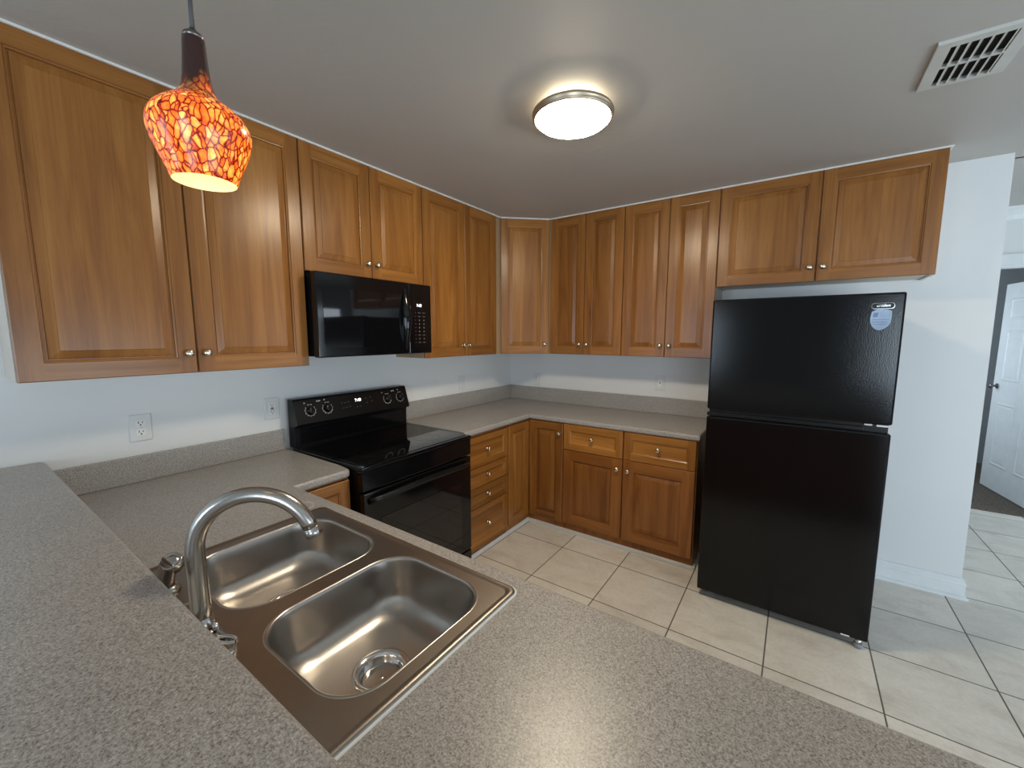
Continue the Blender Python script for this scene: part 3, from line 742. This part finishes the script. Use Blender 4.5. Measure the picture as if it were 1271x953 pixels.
# badge and sticker
def outline(pts, y, name, mat, parent, th=.0012):
    mb = MB(); mb.prism(pts, 'y', y, y-th); return mb.build(name, mat, parent)
bx0, bx1, bz = 2.668-FX0, 2.750-FX0, 1.704
n = 12; ob = [(bx1-.010+.010*math.cos(a), bz+.0135*math.sin(a)) for a in [-PI/2+PI*k/n for k in range(n+1)]]+[(bx0+.010+.010*math.cos(a), bz+.0135*math.sin(a)) for a in [PI/2+PI*k/n for k in range(n+1)]]
mb = MB(); inn = [(bx0+bx1)/2, bz]
ls = []
for q, y in ((1, -.8802), (1, -.8818), (.86, -.8820), (.84, -.8812)):
    ls.append([(inn[0]+(p[0]-inn[0])*(1-(1-q)*.35), y, inn[1]+(p[1]-inn[1])*q) for p in ob])
mb.loops(ls, 0, False); mb.poly(ls[-1], 1); bdg = mb.build('badge', ['nickel', 'black_satin'], fd)
text_mesh('uriden', .0185, 'badge_lettering', 'chrome', bdg, ((bx0+bx1)/2+.001, -.8808, bz+.0015), (PI/2, 0, 0), .0006, shear=.25)
sh = [(2.672, 1.678), (2.690, 1.688), (2.707, 1.690), (2.724, 1.688), (2.742, 1.680), (2.743, 1.650), (2.741, 1.628), (2.732, 1.610), (2.718, 1.598), (2.704, 1.592), (2.690, 1.597), (2.678, 1.609), (2.670, 1.628), (2.6685, 1.650)]
st = outline([(x-FX0, z) for x, z in sh][::-1], -.8802, 'sticker', 'sticker', fd)
mb = MB()
mb.prism([(2.678-FX0, 1.672), (2.695-FX0, 1.674), (2.694-FX0, 1.653), (2.677-FX0, 1.652)], 'y', -.8815, -.8817)
for k, (a, b) in enumerate(((2.677, 2.735), (2.678, 2.732), (2.680, 2.730))): mb.box(a-FX0, b-FX0, -.8817, -.8815, 1.640-k*.011, 1.643-k*.011)
mb.build('sticker_print', 'sticker_blue', st)

# ------------------------------------------------------------------ lamps
# pendant: art-glass bowl with a slim neck
PX, PY, PZ = 1.6439, -3.1547, 1.7965
r = thing('pendant_lamp', 'glowing amber mottled-glass pendant hanging from a dark cord at upper left', 'lamp', (PX, PY, PZ))
prof = [(.0405, .001), (.0425, .004), (.0445, .012), (.0535, .034), (.0605, .052), (.0640, .066), (.0645, .076), (.0620, .086), (.0560, .096), (.0470, .105), (.0370, .1125), (.0285, .119), (.0230, .126), (.0195, .135), (.0175, .147), (.0163, .160), (.0152, .175), (.0143, .192), (.0138, .200), (.0120, .2015)]
mb = MB(); mb.lathe(prof, 64, cap=False); sh = mb.build('shade', 'art_glass', r)
inner = [(.0405, .001), (.0395, .003), (.0425, .014), (.0510, .036), (.0580, .054), (.0610, .068), (.0595, .084), (.0530, .094), (.0430, .103), (.0330, .110), (.0200, .118), (0, .119)]
mb = MB(); mb.lathe(inner, 48, cap=False); mb.build('lining', 'shade_in', sh)
mb = MB(); mb.lathe([(0, .022), (.010, .024), (.017, .033), (.019, .043), (.016, .055), (.0095, .068), (.009, .088)], 24, cap=False); mb.build('bulb', 'bulb', r)
mb = MB(); mb.lathe([(.0135, .1995), (.0125, .206), (.006, .211), (.004, .214)], 24); mb.build('cap', 'darkmetal', r)
mb = MB(); c = [(0, 0, .205), (.0005, 0, .25), (-.0015, 0, .30), (-.001, 0, .36), (0, 0, .45), (0, 0, .60), (0, 0, CEIL-.03-PZ)]; mb.tube(c, .0032, 10); mb.build('cord', 'cord', r)
mb = MB(); mb.lathe([(.006, -.036), (.02, -.034), (.055, -.022), (.062, -.008), (.062, -.0005)], 32, (0, 0, CEIL-PZ)); mb.build('canopy', 'darkmetal', r)
pl = bpy.data.lights.new('pendant_bulb_light', 'POINT'); pl.energy = .10; pl.color = (1, .72, .36); pl.shadow_soft_size = .018
po = bpy.data.objects.new('pendant_bulb_light', pl); COL.objects.link(po); po.parent = r; po.location = (0, 0, .010)

# flush ceiling lamp: drum of glowing glass with a floating satin ring
LX, LY = 1.553, -1.762
r = thing('ceiling_lamp', 'round flush ceiling lamp with satin ring and glowing white diffuser', 'lamp', (LX, LY, CEIL))
mb = MB(); mb.lathe([(.10, -.001), (.10, -.006), (.096, -.007)], 48); mb.build('base_pan', 'white_plastic', r)
mb = MB(); mb.lathe([(.108, -.0075), (.112, -.009), (.112, -.034), (.108, -.036), (0, -.037)], 64); mb.build('halo_band', 'halo', r)
mb = MB(); q = .965
mb.lathe([(a*q, b) for a, b in [(.1595, -.056), (.1615, -.060), (.1590, -.068), (.147, -.078), (.118, -.087), (.078, -.093), (.034, -.0955), (0, -.096)]], 64, cap=False); mb.build('diffuser', 'lamp_glass', r)
mb = MB(); mb.lathe([(a*q, b) for a, b in [(0, -.0385), (.120, -.0375), (.166, -.035), (.174, -.038), (.1775, -.045), (.1765, -.051), (.172, -.055), (.1735, -.060), (.170, -.066), (.1645, -.067), (.1625, -.061), (.1625, -.053), (.120, -.051), (0, -.051)]], 64, cap=False); mb.build('ring', 'ringmetal', r)

# ------------------------------------------------------------------ ceiling vent
VX0, VX1, VY0, VY1 = 2.715, 2.945, -1.395, -1.075
r = thing('ceiling_vent', 'white louvred air vent in the ceiling at upper right', 'vent', ((VX0+VX1)/2, (VY0+VY1)/2, CEIL))
V0 = ((VX0+VX1)/2, (VY0+VY1)/2, CEIL)
mb = MB(); b2 = mb.cells([VX0, 2.752, 2.908, VX1], [VY0, -1.362, -1.235, -1.222, -1.098, VY1], lambda x, y: not (2.752 < x < 2.908 and (-1.362 < y < -1.235 or -1.222 < y < -1.098)), CEIL-.012, CEIL-.0005)
bmesh.ops.bevel(b2, geom=[e for e in b2.edges if e.calc_face_angle(0) > 1], offset=.003, segments=2, affect='EDGES'); mb.join(b2)
mb.build('frame', 'vent_white', r, offset=V0)
mb = MB(); mb.box(2.75, 2.91, -1.365, -1.095, CEIL-.0014, CEIL-.0006); mb.build('duct_opening', 'black_dark', r, offset=V0)
for a, b in ((-1.362, -1.235), (-1.222, -1.098)):
    for k in range(6):
        x = 2.757+k*.0265
        mb = MB(); mb.prism([(x+.0195, CEIL-.003), (x+.0075, CEIL-.0150), (x+.0090, CEIL-.0158), (x+.0215, CEIL-.0020)], 'y', a, b); mb.build('slat', 'vent_white', r, offset=V0)

# ------------------------------------------------------------------ wall outlets
def outlet(label, loc, rz, w=.078, h=.120, kind='duplex'):
    r = thing('wall_outlet', label, 'outlet', loc, rz, 'electrical outlets')
    mb = MB(); mb.box(-w/2, w/2, -.0065, -.0006, -h/2, h/2, bev=.003, seg=3); pl = mb.build('plate', 'white_plastic', r)
    if kind == 'duplex':
        for z in (.0205, -.0205):
            mb = MB(); n = 24
            pts = [(max(-.0165, min(.0165, .0185*math.cos(2*PI*k/n))), z+max(-.0135, min(.0135, .0175*math.sin(2*PI*k/n)))) for k in range(n)]
            mb.prism(pts, 'y', -.0062, -.0085); s = mb.build('socket', 'ivory', r)
            mb = MB(); mb.box(-.0085, -.0055, -.0089, -.0084, z-.001, z+.008); mb.box(.0055, .0085, -.0089, -.0084, z, z+.007); mb.lathe([(.0032, .0084), (.0032, .0089)], 10, (0, 0, z-.0075), '-y'); mb.build('slots', 'slot', s)
        mb = MB(); mb.lathe([(.003, .0062), (.003, .0073), (0, .0077)], 12, axis='-y'); mb.build('screw', 'chrome', r)
    elif kind == 'gfci':
        mb = MB(); mb.box(-.0175, .0175, -.0085, -.0062, -.034, .034, bev=.0015); s = mb.build('socket', 'ivory', r)
        for z in (.023, -.019):
            mb = MB(); mb.box(-.0085, -.0055, -.0089, -.0083, z-.003, z+.005); mb.box(.0055, .0085, -.0089, -.0083, z-.003, z+.004); mb.lathe([(.003, .0083), (.003, .0089)], 10, (0, 0, z-.009), '-y')
            mb.build('slots', 'slot', s)
        mb = MB(); mb.box(-.008, .008, -.0098, -.0084, -.0065, -.001, bev=.0005); mb.build('test_button', 'slot', s)
        mb = MB(); mb.box(-.008, .008, -.0098, -.0084, .001, .0065, bev=.0005); mb.build('reset_button', 'red_button', s)
    else:
        mb = MB(); mb.box(-.0175, .0175, -.0085, -.0062, -.034, .034, bev=.0015); s = mb.build('socket', 'ivory', r)
        mb = MB(); mb.lathe([(.0055, .0083), (.0055, .0092), (0, .0093)], 14, (0, 0, .002), '-y'); mb.build('jack', 'slot', s)
        mb = MB(); mb.box(.001, .009, -.0092, -.0083, -.024, -.018, bev=.0004); mb.build('indicator', 'white_plastic', s)
    return r
outlet('white two-socket outlet on the left wall, nearest the bar end', (0, -2.899, 1.156), PI/2)
outlet('white outlet with dark test buttons on the left wall beside the range', (0, -2.338, 1.160), PI/2, kind='gfci')
outlet('small white outlet on the left wall between range and room corner', (0, -.752, 1.156), PI/2)
outlet('white outlet on the back wall close to the room corner', (.320, 0, 1.142), 0, .070)
outlet('white plate with single dark jack on the back wall near the refrigerator', (1.496, 0, 1.180), 0, kind='jack')

# ------------------------------------------------------------------ the open door at the end of the hall
A = Vector((4.228, 1.965, 0)); B = Vector((4.105, 2.858, 0)); W = (B-A).length; ang = math.atan2(B.y-A.y, B.x-A.x)
dm = MB(); th = .036; DH = 2.075
dm.box(0, W, -th/2, th/2, .012, DH)
def panel(mb, x0, x1, z0, z1, s):
    y = s*th/2
    rc = lambda d, yy: [(x0+d, yy, z0+d), (x1-d, yy, z0+d), (x1-d, yy, z1-d), (x0+d, yy, z1-d)]
    a = [rc(0, y+s*.0005), rc(.006, y+s*.005), rc(.018, y+s*.006), rc(.030, y+s*.001), rc(.045, y+s*.004)]
    mb.loops(a, 0, False, False, True)
for s in (-1, 1):
    for x0, x1 in ((.115, W/2-.05), (W/2+.05, W-.115)):
        for z0, z1 in ((.26, .90), (1.12, 1.62), (1.72, 1.93)): panel(dm, x0, x1, z0, z1, s)
o = dm.build('door_1', 'paint_white', None, A, (0, 0, ang)); struct(o)
mb = MB()
for s in (-1, 1):
    ax = '-y'
    mb2 = [(.026, .018), (.026, .022), (.010, .026), (.009, .045), (.022, .052), (.027, .064), (.022, .074), (0, .077)]
    if s == -1: mb.lathe(mb2, 20, (W-.065, 0, 1.06), '-y')
    else:
        mb.lathe([(q, -h_) for q, h_ in mb2], 20, (W-.065, 0, 1.06), '-y')
k = mb.build('door_knob', 'darkmetal', o)
